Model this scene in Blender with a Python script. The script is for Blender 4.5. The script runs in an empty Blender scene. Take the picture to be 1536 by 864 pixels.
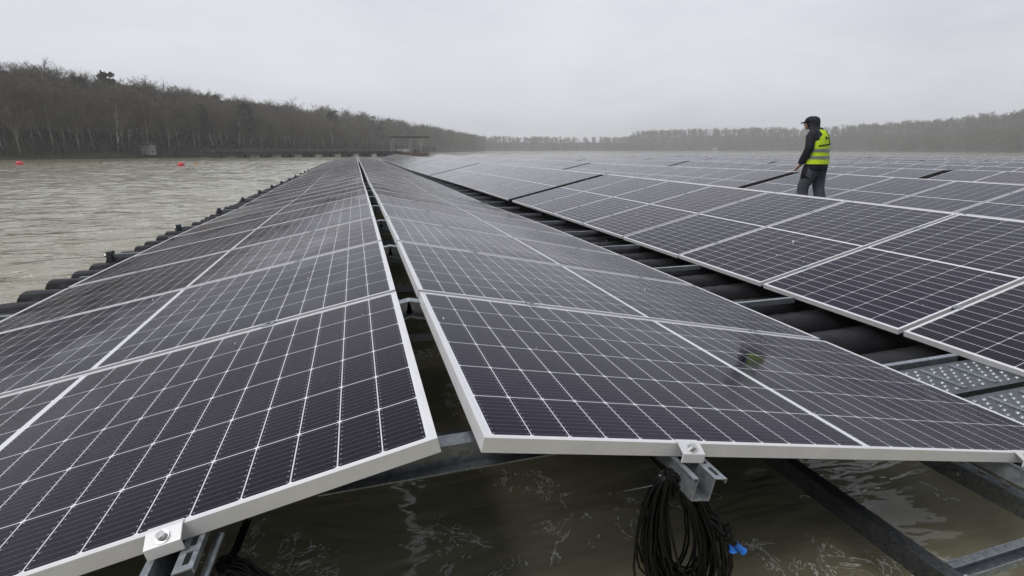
import bpy, bmesh, math, random
import numpy as np
from mathutils import Vector, Matrix
R = random.Random(7)
NR = np.random.RandomState(11)
PI = math.pi
S = bpy.context.scene
C = S.collection

# ------------------------------------------------------------------ helpers
def link(o, parent=None):
    C.objects.link(o)
    if parent is not None: o.parent = parent
    return o

def meta(o, label=None, cat=None, group=None, kind=None):
    if label: o['label'] = label
    if cat: o['category'] = cat
    if group: o['group'] = group
    if kind: o['kind'] = kind
    return o

def empty(name, loc=(0, 0, 0), rz=0.0):
    o = bpy.data.objects.new(name, None); o.empty_display_size = 0.2
    o.location = loc; o.rotation_euler = (0, 0, rz)
    return link(o)

class MB:
    """collects verts / faces / material ids"""
    def __init__(s): s.v = []; s.f = []; s.m = []; s.smooth = []
    def add(s, vs, fs, mi=0, sm=False):
        n = len(s.v); s.v += [tuple(p) for p in vs]
        for f in fs: s.f.append(tuple(i + n for i in f)); s.m.append(mi); s.smooth.append(sm)
    def box(s, x0, x1, y0, y1, z0, z1, mi=0, M=None):
        vs = [Vector((x, y, z)) for z in (z0, z1) for y in (y0, y1) for x in (x0, x1)]
        if M is not None: vs = [M @ p for p in vs]
        s.add(vs, [(0, 2, 3, 1), (4, 5, 7, 6), (0, 1, 5, 4), (2, 6, 7, 3), (0, 4, 6, 2), (1, 3, 7, 5)], mi)
    def tube(s, pts, rad, n=8, mi=0, cap=True, squash=(1, 1)):
        pts = [Vector(p) for p in pts]
        if not hasattr(rad, '__len__'): rad = [rad] * len(pts)
        vs = []; up = Vector((0, 0, 1))
        a = None
        for i, p in enumerate(pts):
            t = (pts[min(i + 1, len(pts) - 1)] - pts[max(i - 1, 0)]).normalized()
            if a is None:
                a = t.cross(up if abs(t.z) < .9 else Vector((1, 0, 0))).normalized()
            else:
                a = (a - t * a.dot(t)).normalized()
            b = t.cross(a)
            for k in range(n):
                th = 2 * PI * k / n
                vs.append(p + a * math.cos(th) * rad[i] * squash[0] + b * math.sin(th) * rad[i] * squash[1])
        fs = []
        for i in range(len(pts) - 1):
            for k in range(n):
                fs.append((i * n + k, i * n + (k + 1) % n, (i + 1) * n + (k + 1) % n, (i + 1) * n + k))
        s.add(vs, fs, mi, True)
        if cap:
            m = (len(pts) - 1) * n
            s.add(vs[:n], [tuple(range(n))[::-1]], mi); s.add(vs[m:], [tuple(range(n))], mi)
    def rings(s, rings, mi=0, capa=True, capb=True):
        """rings: list of lists of points, same count"""
        n = len(rings[0]); vs = [p for r in rings for p in r]; fs = []
        for i in range(len(rings) - 1):
            for k in range(n):
                fs.append((i * n + k, i * n + (k + 1) % n, (i + 1) * n + (k + 1) % n, (i + 1) * n + k))
        if capa: fs.append(tuple(range(n))[::-1])
        if capb: fs.append(tuple((len(rings) - 1) * n + k for k in range(n)))
        s.add(vs, fs, mi, True)
    def mesh(s, name, mats):
        me = bpy.data.meshes.new(name); me.from_pydata(s.v, [], s.f)
        for m in (mats if isinstance(mats, (list, tuple)) else [mats]): me.materials.append(m)
        me.polygons.foreach_set('material_index', s.m); me.polygons.foreach_set('use_smooth', s.smooth)
        me.update(); return me
    def build(s, name, mats, parent=None, bevel=0, loc=None, subsurf=0):
        o = bpy.data.objects.new(name, s.mesh(name, mats)); link(o, parent)
        if loc is not None: o.location = loc
        if bevel:
            b = o.modifiers.new('bevel', 'BEVEL'); b.width = bevel; b.segments = 2; b.limit_method = 'ANGLE'
        if subsurf:
            b = o.modifiers.new('sub', 'SUBSURF'); b.levels = subsurf; b.render_levels = subsurf
        return o

# ------------------------------------------------------------------ node helpers
def newmat(name):
    m = bpy.data.materials.new(name); m.use_nodes = True
    nt = m.node_tree; b = nt.nodes['Principled BSDF']
    return m, nt, b
def N(nt, typ, **kw):
    n = nt.nodes.new(typ)
    for k, v in kw.items():
        if k.startswith('i_'):
            key = k[2:]; key = int(key) if key.isdigit() else key.replace('_', ' ')
            n.inputs[key].default_value = v
        else: setattr(n, k, v)
    return n
def mth(nt, op, a, b=None, c=None, clamp=False):
    n = nt.nodes.new('ShaderNodeMath'); n.operation = op; n.use_clamp = clamp
    for i, x in enumerate((a, b, c)):
        if x is None: continue
        if isinstance(x, (int, float)): n.inputs[i].default_value = x
        else: nt.links.new(x, n.inputs[i])
    return n.outputs[0]
def mixc(nt, fac, a, b, blend='MIX'):
    n = nt.nodes.new('ShaderNodeMix'); n.data_type = 'RGBA'; n.blend_type = blend
    for sock, x in ((n.inputs[0], fac), (n.inputs[6], a), (n.inputs[7], b)):
        if isinstance(x, (int, float)): sock.default_value = x
        elif isinstance(x, (tuple, list)): sock.default_value = tuple(x) + ((1,) if len(x) == 3 else ())
        else: nt.links.new(x, sock)
    return n.outputs[2]
def ramp(nt, fac, stops):
    n = nt.nodes.new('ShaderNodeValToRGB'); e = n.color_ramp.elements
    while len(e) > 1: e.remove(e[0])
    e[0].position = stops[0][0]; e[0].color = tuple(stops[0][1]) + (1,)
    for p, c in stops[1:]:
        x = e.new(p); x.color = tuple(c) + (1,)
    nt.links.new(fac, n.inputs[0]); return n.outputs[0]
def noise(nt, vec, scale, detail=3, rough=.55, dist=0.0, out=0):
    n = N(nt, 'ShaderNodeTexNoise', i_Scale=scale, i_Detail=detail, i_Roughness=rough, i_Distortion=dist)
    if vec is not None: nt.links.new(vec, n.inputs['Vector'])
    return n.outputs[out]
def bump(nt, b, h, strength, dist, prev=None):
    n = N(nt, 'ShaderNodeBump', i_Strength=strength, i_Distance=dist)
    nt.links.new(h, n.inputs['Height'])
    if prev is not None: nt.links.new(prev, n.inputs['Normal'])
    if b is not None: nt.links.new(n.outputs[0], b.inputs['Normal'])
    return n.outputs[0]
def objco(nt):
    return nt.nodes.new('ShaderNodeTexCoord').outputs['Object']
def geopos(nt):
    return nt.nodes.new('ShaderNodeNewGeometry').outputs['Position']

def simple(name, col, rough=.5, metal=0.0, var=.15, scale=20, bmp=.0, bdist=.002, spec=None, coord='obj'):
    m, nt, b = newmat(name)
    co = objco(nt) if coord == 'obj' else geopos(nt)
    n = noise(nt, co, scale, 4)
    lo = tuple(max(0, c * (1 - var)) for c in col); hi = tuple(min(1, c * (1 + var)) for c in col)
    nt.links.new(ramp(nt, n, [(.3, lo), (.7, hi)]), b.inputs['Base Color'])
    b.inputs['Metallic'].default_value = metal
    nt.links.new(mth(nt, 'MULTIPLY_ADD', noise(nt, co, scale * 2.3, 3), rough * .5, rough * .75), b.inputs['Roughness'])
    if bmp: bump(nt, b, noise(nt, co, scale * 4, 3), bmp, bdist)
    if spec is not None: b.inputs['Specular IOR Level'].default_value = spec
    return m

# ------------------------------------------------------------------ materials
def mat_glass():
    m, nt, b = newmat('solar_glass')
    uv = nt.nodes.new('ShaderNodeUVMap').outputs[0]
    sx = nt.nodes.new('ShaderNodeSeparateXYZ'); nt.links.new(uv, sx.inputs[0])
    u, v = sx.outputs[0], sx.outputs[1]
    oi = nt.nodes.new('ShaderNodeObjectInfo').outputs['Random']
    isl = nt.nodes.new('ShaderNodeNewGeometry').outputs['Random Per Island']
    rnd = mth(nt, 'FRACT', mth(nt, 'ADD', oi, isl))
    uu = mth(nt, 'ABSOLUTE', mth(nt, 'SUBTRACT', u, 1.139))
    cu = mth(nt, 'DIVIDE', mth(nt, 'SUBTRACT', uu, .0105), .0923)
    fu = mth(nt, 'FRACT', cu)
    du = mth(nt, 'MULTIPLY', mth(nt, 'SUBTRACT', .5, mth(nt, 'ABSOLUTE', mth(nt, 'SUBTRACT', fu, .5))), .0923)
    cv = mth(nt, 'DIVIDE', mth(nt, 'SUBTRACT', v, .015), .184)
    fv = mth(nt, 'FRACT', cv)
    dv = mth(nt, 'MULTIPLY', mth(nt, 'SUBTRACT', .5, mth(nt, 'ABSOLUTE', mth(nt, 'SUBTRACT', fv, .5))), .184)
    g1 = mth(nt, 'LESS_THAN', du, .00125)
    g2 = mth(nt, 'LESS_THAN', dv, .00135)
    g3 = mth(nt, 'LESS_THAN', mth(nt, 'ADD', du, dv), .0072)
    o1 = mth(nt, 'GREATER_THAN', cu, 12.0); o2 = mth(nt, 'LESS_THAN', cu, 0.0)
    o3 = mth(nt, 'GREATER_THAN', cv, 6.0); o4 = mth(nt, 'LESS_THAN', cv, 0.0)
    gap = g1
    for x in (g2, g3, o1, o2, o3, o4): gap = mth(nt, 'MAXIMUM', gap, x)
    # bus bars: ten thin wires per cell, with solder pads at the cell ends
    fb = mth(nt, 'ABSOLUTE', mth(nt, 'SUBTRACT', mth(nt, 'FRACT', mth(nt, 'MULTIPLY', cv, 10.0)), .5))
    bus = mth(nt, 'MULTIPLY', mth(nt, 'LESS_THAN', fb, .024), .24)
    pad = mth(nt, 'MULTIPLY', mth(nt, 'MULTIPLY', mth(nt, 'LESS_THAN', fb, .06), mth(nt, 'LESS_THAN', mth(nt, 'ABSOLUTE', mth(nt, 'SUBTRACT', du, .0065)), .0016)), .8)
    bus = mth(nt, 'MAXIMUM', bus, pad)
    cellc = ramp(nt, rnd, [(0, (.0075, .0046, .0230)), (.35, (.0085, .0052, .0210)), (.6, (.0115, .0080, .0105)), (1, (.0065, .0050, .0260))])
    ct = mixc(nt, mth(nt, 'MULTIPLY', noise(nt, uv, 2.2, 2), .5), cellc, (.011, .009, .014))
    c1 = mixc(nt, bus, ct, (.50, .50, .56))
    c2 = mixc(nt, gap, c1, (.80, .80, .84))
    nt.links.new(c2, b.inputs['Base Color'])
    # rain on the glass: fine drops close together, clearer streaky zones between them
    vs = nt.nodes.new('ShaderNodeVectorMath'); vs.operation = 'ADD'; nt.links.new(uv, vs.inputs[0])
    cmb = nt.nodes.new('ShaderNodeCombineXYZ'); nt.links.new(mth(nt, 'MULTIPLY', rnd, 31.0), cmb.inputs[0]); nt.links.new(mth(nt, 'MULTIPLY', rnd, 17.0), cmb.inputs[1])
    nt.links.new(cmb.outputs[0], vs.inputs[1]); co = vs.outputs[0]
    zone = noise(nt, co, 1.6, 3, .6, .4)
    zr = ramp(nt, zone, [(.33, (0, 0, 0)), (.62, (1, 1, 1))])
    vo = N(nt, 'ShaderNodeTexVoronoi', i_Scale=210.0, i_Randomness=1.0); nt.links.new(co, vo.inputs['Vector'])
    drop = mth(nt, 'SUBTRACT', .55, vo.outputs['Distance'], clamp=True)
    vo2 = N(nt, 'ShaderNodeTexVoronoi', i_Scale=75.0, i_Randomness=1.0); nt.links.new(co, vo2.inputs['Vector'])
    sel = nt.nodes.new('ShaderNodeSeparateColor'); nt.links.new(vo2.outputs['Color'], sel.inputs[0])
    big = mth(nt, 'MULTIPLY', mth(nt, 'SUBTRACT', .30, vo2.outputs['Distance'], clamp=True), mth(nt, 'GREATER_THAN', sel.outputs[0], .72))
    h = mth(nt, 'ADD', mth(nt, 'MULTIPLY', drop, zr), mth(nt, 'MULTIPLY', big, 2.0))
    bump(nt, b, h, .65, .0012)
    nt.links.new(mth(nt, 'MULTIPLY_ADD', zr, .065, .035), b.inputs['Roughness'])
    b.inputs['IOR'].default_value = 1.45
    b.inputs['Specular IOR Level'].default_value = .13
    b.inputs['Specular Tint'].default_value = (.80, .72, 1.0, 1)
    return m

M = {}
M['glass'] = mat_glass()
def mat_alu():
    m, nt, b = newmat('anodised_frame')
    co = objco(nt)
    n = noise(nt, co, 9, 4)
    nt.links.new(ramp(nt, n, [(.3, (.74, .74, .75)), (.7, (.84, .84, .85))]), b.inputs['Base Color'])
    b.inputs['Metallic'].default_value = .15
    vo = N(nt, 'ShaderNodeTexVoronoi', i_Scale=170.0); nt.links.new(co, vo.inputs['Vector'])
    d = mth(nt, 'MULTIPLY', mth(nt, 'SUBTRACT', .38, vo.outputs['Distance'], clamp=True), mth(nt, 'GREATER_THAN', noise(nt, co, 6, 2), .5))
    bump(nt, b, d, .5, .0012)
    nt.links.new(mth(nt, 'MULTIPLY_ADD', noise(nt, co, 40, 3), .25, .25), b.inputs['Roughness'])
    return m
M['alu'] = mat_alu()
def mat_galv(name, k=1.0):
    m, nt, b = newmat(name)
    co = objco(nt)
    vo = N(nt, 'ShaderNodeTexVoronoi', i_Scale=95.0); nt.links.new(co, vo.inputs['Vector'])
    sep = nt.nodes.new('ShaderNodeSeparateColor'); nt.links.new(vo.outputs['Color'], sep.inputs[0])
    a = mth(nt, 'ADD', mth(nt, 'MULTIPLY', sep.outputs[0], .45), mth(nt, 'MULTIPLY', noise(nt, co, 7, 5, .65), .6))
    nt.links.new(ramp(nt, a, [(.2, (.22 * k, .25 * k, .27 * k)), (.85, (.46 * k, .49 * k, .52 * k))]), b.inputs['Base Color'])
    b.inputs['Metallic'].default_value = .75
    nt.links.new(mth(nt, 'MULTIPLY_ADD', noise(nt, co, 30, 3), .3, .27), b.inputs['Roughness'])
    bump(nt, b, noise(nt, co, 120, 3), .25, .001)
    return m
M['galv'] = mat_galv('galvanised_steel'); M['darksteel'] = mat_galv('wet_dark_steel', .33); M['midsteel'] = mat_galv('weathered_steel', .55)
def mat_float():
    m, nt, b = newmat('black_float_plastic')
    co = objco(nt)
    nt.links.new(ramp(nt, noise(nt, co, 5, 4), [(.3, (.007, .007, .008)), (.7, (.016, .016, .019))]), b.inputs['Base Color'])
    b.inputs['Roughness'].default_value = .42
    b.inputs['Specular IOR Level'].default_value = .14
    vo = N(nt, 'ShaderNodeTexVoronoi', i_Scale=48.0); nt.links.new(co, vo.inputs['Vector'])
    br = N(nt, 'ShaderNodeTexBrick', i_Scale=26.0, i_Mortar_Size=.06); nt.links.new(co, br.inputs['Vector'])
    h = mth(nt, 'ADD', mth(nt, 'MULTIPLY', br.outputs['Fac'], -.8), mth(nt, 'SUBTRACT', .4, vo.outputs['Distance'], clamp=True))
    bump(nt, b, h, .6, .004)
    return m
M['float'] = mat_float()
M['cable'] = simple('black_cable', (.005, .005, .005), .38, 0, .2, 60, spec=.3)
M['joint_shade'] = simple('joint_shade_black', (.004, .004, .004), .9, 0, .2, 20, spec=.1)  # near-black that paints the shade in the open raft joints
M['blue'] = simple('blue_plastic', (.02, .16, .62), .35, 0, .1, 60)
M['bolt'] = simple('steel_bolt', (.6, .6, .6), .3, .8, .1, 60)
M['tie'] = simple('grey_tie', (.10, .10, .10), .35, 0, .1, 60)
M['white_tie'] = simple('pale_tie', (.6, .6, .58), .4, 0, .1, 60)

def mat_water():
    m, nt, b = newmat('lake_water')
    p = geopos(nt)
    mp = N(nt, 'ShaderNodeMapping'); nt.links.new(p, mp.inputs[0]); mp.inputs['Rotation'].default_value = (0, 0, math.radians(-18)); mp.inputs['Scale'].default_value = (.5, 1.3, 1)
    q = mp.outputs[0]
    n1 = noise(nt, q, 1.3, 2, .5, .3)
    n2 = noise(nt, q, 4.0, 2, .5, .5)
    n3 = noise(nt, q, 11, 2, .5, .3)
    h = mth(nt, 'ADD', mth(nt, 'MULTIPLY', n1, .05), mth(nt, 'ADD', mth(nt, 'MULTIPLY', n2, .032), mth(nt, 'MULTIPLY', n3, .007)))
    bump(nt, b, h, 1.0, 1.0)
    body = ramp(nt, noise(nt, p, .9, 4), [(.3, (.262, .240, .148)), (.7, (.312, .292, .208))])
    # pale squiggles painted as sky reflections on the ripples, plus fine pale spots
    fp = noise(nt, p, 5.5, 5, .6, 1.6)
    line = mth(nt, 'LESS_THAN', mth(nt, 'ABSOLUTE', mth(nt, 'SUBTRACT', fp, .5)), .0085)
    msk = mth(nt, 'GREATER_THAN', noise(nt, p, 2.4, 3, .6), .555)
    glint = mth(nt, 'MULTIPLY', line, msk)
    spots = mth(nt, 'GREATER_THAN', noise(nt, p, 34, 2, .5), .80)
    glint = mth(nt, 'MAXIMUM', glint, mth(nt, 'MULTIPLY', spots, .7))
    nt.links.new(mixc(nt, glint, body, (.80, .80, .75)), b.inputs['Base Color'])
    b.inputs['IOR'].default_value = 1.33
    b.inputs['Roughness'].default_value = .06
    return m
M['water'] = mat_water()

M['bark'] = simple('bark', (.24, .22, .19), .85, 0, .45, 2)
M['birch'] = simple('birch_bark', (.50, .48, .44), .8, 0, .35, 6)
M['twig'] = simple('bare_twigs', (.138, .124, .096), .9, 0, .3, 2)
M['twig2'] = simple('reddish_twigs', (.150, .120, .092), .9, 0, .3, 2)
M['leaf'] = simple('young_leaves', (.17, .165, .06), .8, 0, .3, 2)
M['needle'] = simple('pine_needles', (.022, .032, .020), .85, 0, .3, 2)
M['earth'] = simple('leaf_litter', (.045, .038, .028), .95, 0, .4, .3, coord='geo')
M['brush'] = simple('undergrowth', (.046, .042, .028), .9, 0, .4, .8, coord='geo')

# ------------------------------------------------------------------ world + light
SUN_EL, SUN_AZ = math.radians(54), math.radians(-112)   # az measured from +Y towards +X
w = bpy.data.worlds.new('World'); S.world = w; w.use_nodes = True
nt = w.node_tree; bg = nt.nodes['Background']
sky = nt.nodes.new('ShaderNodeTexSky'); sky.sky_type = 'NISHITA'; sky.sun_disc = False
sky.sun_elevation = SUN_EL; sky.sun_rotation = SUN_AZ; sky.dust_density = 4; sky.air_density = 1.5
tc = nt.nodes.new('ShaderNodeTexCoord').outputs['Generated']
mp = N(nt, 'ShaderNodeMapping'); mp.inputs['Scale'].default_value = (1.0, 1.0, 3.2); nt.links.new(tc, mp.inputs[0])
cl = noise(nt, mp.outputs[0], 1.7, 5, .55, .5)
cl2 = noise(nt, mp.outputs[0], 5.5, 4, .5, .8)
cc = mth(nt, 'ADD', mth(nt, 'MULTIPLY', cl, .8), mth(nt, 'MULTIPLY', cl2, .2))
CLOUD = 9.6
cloud = ramp(nt, cc, [(.32, (.78, .80, .88)), (.50, (.90, .925, 1.0)), (.70, (.99, 1.01, 1.08))])
sc = nt.nodes.new('ShaderNodeVectorMath'); sc.operation = 'SCALE'; nt.links.new(cloud, sc.inputs[0]); sc.inputs['Scale'].default_value = CLOUD
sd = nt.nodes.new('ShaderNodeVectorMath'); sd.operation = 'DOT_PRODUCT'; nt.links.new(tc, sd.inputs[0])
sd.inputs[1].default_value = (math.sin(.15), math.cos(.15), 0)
back_dim = ramp(nt, mth(nt, 'MULTIPLY_ADD', sd.outputs['Value'], .5, .5), [(.12, (.24, .25, .27)), (.55, (.97, .97, .97)), (.9, (1, 1, 1))])  # sky dimmed behind the camera, added to darken the water under the array
nt.links.new(mixc(nt, 1.0, mixc(nt, .93, sky.outputs[0], sc.outputs[0]), back_dim, 'MULTIPLY'), bg.inputs[0])
bg.inputs[1].default_value = .09
sl = bpy.data.lights.new('sun', 'SUN'); sl.energy = 1.5; sl.angle = math.radians(30); sl.color = (1, .97, .93)
so = bpy.data.objects.new('sun', sl); link(so)
d = Vector((math.sin(SUN_AZ) * math.cos(SUN_EL), math.cos(SUN_AZ) * math.cos(SUN_EL), math.sin(SUN_EL)))
so.rotation_euler = (-d).to_track_quat('-Z', 'Y').to_euler(); so.location = (0, 0, 30)

# ------------------------------------------------------------------ camera
CAM = Vector((-.1667, -.9396, .5771)); YAW, PITCH, F = .2908, .2660, 762.4
cam = bpy.data.cameras.new('camera'); co_ = bpy.data.objects.new('camera', cam); link(co_)
cam.sensor_width = 36; cam.lens = F / 1536 * 36; cam.clip_start = .05; cam.clip_end = 5000
co_.location = CAM; co_.rotation_euler = (PI / 2 - PITCH, 0, -YAW); S.camera = co_
def pix(p):
    dx, dy, dz = p[0] - CAM.x, p[1] - CAM.y, p[2] - CAM.z
    xr = dx * math.cos(YAW) - dy * math.sin(YAW); yr = dx * math.sin(YAW) + dy * math.cos(YAW)
    zf = yr * math.cos(PITCH) - dz * math.sin(PITCH); zu = yr * math.sin(PITCH) + dz * math.cos(PITCH)
    if zf < .05: return None
    return 768 + F * xr / zf, 432 - F * zu / zf

# ------------------------------------------------------------------ the array geometry
ZW = -.87                                  # water level (ridge of first tent = 0)
L, W_, PK, T = 2.278, 1.134, 1.1656, .035
def sm(a, b, x):
    t = min(1, max(0, (x - a) / (b - a))); return t * t * (3 - 2 * t)
PY = [0, 1.166, 2.33, 3.5, 4.66, 5.83, 7.0, 8.16, 9.33, 12, 16, 22, 30, 40, 60, 90]
PZ = [0, .012, .029, .036, .036, .033, .021, .004, -.012, .004, .012, -.008, .01, -.02, -.05, -.06]
def prof1(y): return float(np.interp(y, PY, PZ))
def prof2(t, y):
    yy = min(max(y, -2), 9.6)
    z = .0155 * (yy - 1.33) - .00078 * (yy - 1.33) ** 2
    z = z * (1 - sm(12, 30, y)) + .0 * sm(12, 30, y)
    if t > 2: z = z * .7 + .03 * math.sin(y * .33 + t * 1.7) * sm(4, 14, y) + .012 * math.sin(t * 2.1)
    return z
def shift(y): return -.31 * (1 - math.exp(-max(y, -1) / 12))
NT = 11
def tent(t):
    if t == 1: return dict(x=0.0, z=0.0, aL=.1978, aR=.2054, g=.0934, n=47, y0=0.0, yR=-.027)
    aL = .2226 if t == 2 else .21
    return dict(x=5.329 + .0467 + 5.37 * (t - 2), z=-.0286 + (.0 if t == 2 else .004 * ((t * 7) % 5 - 2)), aL=aL, aR=.208, g=.0934, n=60, y0=.164, yR=0)
def gapshift(t, k):      # platform joints open a wider gap
    s = 0.0
    first = 8
    w = .16 if t == 1 else .28
    for q in (first, 18, 28, 38, 48):
        if k >= q: s += w
    return s
def frame_of(t, side, k):
    """4x4 matrix of the module: local x = down slope, z = outward normal, corner at ridge"""
    d = tent(t); y = d['y0'] + k * PK + gapshift(t, k) + (d['yR'] if side == 'R' else 0)
    pf = (lambda q: prof1(q)) if t == 1 else (lambda q: prof2(t, q))
    sh = (lambda q: 0.0) if t == 1 else shift
    za, zb = d['z'] + pf(y), d['z'] + pf(y + W_)
    xa, xb = d['x'] + sh(y), d['x'] + sh(y + W_)
    rr = random.Random(t * 1000 + k * 2 + (side == 'R'))
    j = .0012
    za += rr.uniform(-j, j); zb += rr.uniform(-j, j)
    a = d['aL' if side == 'L' else 'aR'] + rr.uniform(-.0015, .0015)
    hg = d['g'] / 2
    if side == 'L':
        o = Vector((xb - hg, y + W_, zb)); v = Vector((xa - hg, y, za)) - o
        u = Vector((-math.cos(a), 0, -math.sin(a)))
    else:
        o = Vector((xa + hg, y, za)); v = Vector((xb + hg, y + W_, zb)) - o
        u = Vector((math.cos(a), 0, -math.sin(a)))
    v.normalize(); u = (u - v * u.dot(v)).normalized(); n = u.cross(v)
    m = Matrix.Identity(4)
    for i in range(3): m[i][0] = u[i]; m[i][1] = v[i]; m[i][2] = n[i]; m[i][3] = o[i]
    return m

# module meshes ------------------------------------------------------
FW = .011
def frame_mb(full=True):
    b = MB(); t = T
    def prism(x0, x1, y0, y1): b.box(x0, x1, y0, y1, -t, 0)
    prism(0, L, 0, FW); prism(0, L, W_ - FW, W_); prism(0, FW, FW, W_ - FW); prism(L - FW, L, FW, W_ - FW)
    if full:    # bottom inner flange
        b.box(FW, L - FW, FW, .032, -t, -t + .002); b.box(FW, L - FW, W_ - .032, W_ - FW, -t, -t + .002)
        b.box(FW, .03, .032, W_ - .032, -t, -t + .002); b.box(L - .03, L - FW, .032, W_ - .032, -t, -t + .002)
    return b
fm = frame_mb().mesh('frame', M['alu'])
def glass_mesh(name):
    g = MB(); e = FW
    g.box(e, L - e, e, W_ - e, -.0075, -.0018)
    me = g.mesh(name, M['glass'])
    uvl = me.uv_layers.new(name='UVMap')
    for lp in me.loops:
        c = me.vertices[lp.vertex_index].co; uvl.data[lp.index].uv = (c.x, c.y)
    return me
gm = glass_mesh('glass_sheet')
cm = MB(); cm.box(-.022, .022, -.021, .021, .0008, .0032); cm.box(-.022, .022, -.012, .012, -.03, .0008)
cm.tube([(0, 0, .0032), (0, 0, .0078)], .006, 6)
clamp_me = cm.mesh('clamp', M['galv'])

ROWN = {(1, 'L'): 'the left slope beside the lake', (1, 'R'): 'the slope facing the first walkway',
        (2, 'L'): 'the slope beyond the first walkway', (3, 'L'): 'the slope just behind the worker',
        (4, 'L'): 'the second slope behind the worker', (5, 'L'): 'the third slope behind the worker'}
ORD = ['nearest', 'second', 'third', 'fourth', 'fifth', 'sixth', 'seventh', 'eighth', 'ninth', 'tenth', 'eleventh', 'twelfth']
cand = []
for t in range(1, NT + 1):
    for side in ('L', 'R'):
        k0 = 0
        for k in range(k0, tent(t)['n']):
            m = frame_of(t, side, k)
            cs = [pix(m @ Vector((a * L, b * W_, 0))) for a in (0, .5, 1) for b in (0, 1)]
            area = 0.0
            cs2 = [c for c in cs if c]
            if cs2:
                xs = [min(1536, max(0, c[0])) for c in cs2]; ys = [min(864, max(0, c[1])) for c in cs2]
                if len(cs2) < 6: area = 1e5 if (max(xs) > min(xs) and t == 1) else 0
                else:
                    q = [cs[0], cs[1], cs[5], cs[4]]
                    area = abs(sum(q[i][0] * q[(i + 1) % 4][1] - q[(i + 1) % 4][0] * q[i][1] for i in range(4))) / 2
                    if max(xs) - min(xs) < 1 or max(ys) - min(ys) < .3: area = 0
            if side == 'R' and t > 1: area *= .0
            cand.append((area, t, side, k, m))
cand.sort(key=lambda c: -c[0])
indiv, rest = [c for c in cand[:300] if c[0] > 0], cand[300:] + [c for c in cand[:300] if c[0] <= 0]
indiv.sort(key=lambda c: (c[1], c[2], c[3]))
def panel_label(t, side, k, first):
    row = ROWN.get((t, side), 'the far slopes near the right-hand shore')
    i = k - first
    if (t, side) in ROWN and i < 12 and t <= 3:
        o = ORD[i]
        if i == 0: return 'dark wet solar panel nearest the camera on ' + row
        return o + ' solar panel from the near end of ' + row
    if (t, side) in ROWN: return 'small far solar panel towards the end of ' + row
    return 'thin sliver of solar panel on ' + row
firsts = {}
for a, t, s_, k, m in indiv: firsts[(t, s_)] = min(k, firsts.get((t, s_), 99))
proto = None
for a, t, side, k, m in indiv:
    if proto is None:
        proto = empty('solar_panel')
        fr = bpy.data.objects.new('frame', fm); link(fr, proto)
        gl = bpy.data.objects.new('glass_sheet', gm); link(gl, proto)
        c1 = bpy.data.objects.new('clamp', clamp_me); link(c1, proto)
        c2 = bpy.data.objects.new('clamp', clamp_me); link(c2, proto)
        root = proto; kids = [fr, gl, c1, c2]
    else:
        root = proto.copy(); C.objects.link(root); kids = []
        for ch in (fr, gl, c1, c2):
            if ch in (c1, c2) and a < 420: continue
            q = ch.copy(); C.objects.link(q); q.parent = root; kids.append(q)
    root.matrix_world = m
    far = -(PK - W_) / 2 if side == 'L' else W_ + (PK - W_) / 2
    if len(kids) > 2:
        wide = gapshift(t, k + 1) > gapshift(t, k)
        for q, uu in zip(kids[2:], (.505, 1.79)): q.location = (uu, far, 0)
    meta(root, panel_label(t, side, k, firsts[(t, side)]), 'solar panel', 'solar panels on ' + ROWN.get((t, side), 'the far slopes near the right-hand shore'))
# the remaining panels: one mesh
fv = np.array([v.co[:] for v in frame_mb(False).mesh('tmpf', M['alu']).vertices]); ff = frame_mb(False).f
V = []; Fc = []; MI = []; UV = []
gq = [(FW, FW), (L - FW, FW), (L - FW, W_ - FW), (FW, W_ - FW)]
for a, t, side, k, m in rest:
    mm = np.array(m); n0 = len(V)
    V += (fv @ mm[:3, :3].T + mm[:3, 3]).tolist()
    for f in ff: Fc.append(tuple(i + n0 for i in f)); MI.append(0); UV += [(0, 0)] * len(f)
    n0 = len(V)
    V += [list(m @ Vector((x, y, -.002))) for x, y in gq]; Fc.append((n0, n0 + 1, n0 + 2, n0 + 3)); MI.append(1); UV += gq
me = bpy.data.meshes.new('far_solar_panels'); me.from_pydata(V, [], Fc); me.materials.append(M['alu']); me.materials.append(M['glass'])
me.polygons.foreach_set('material_index', MI)
ul = me.uv_layers.new(name='UVMap'); ul.data.foreach_set('uv', np.array(UV, dtype=np.float32).ravel())
me.update()
o = bpy.data.objects.new('far_solar_panels', me); link(o)
meta(o, 'mass of further solar panels filling the raft to its far edges', 'solar panels', kind='stuff')

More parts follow.
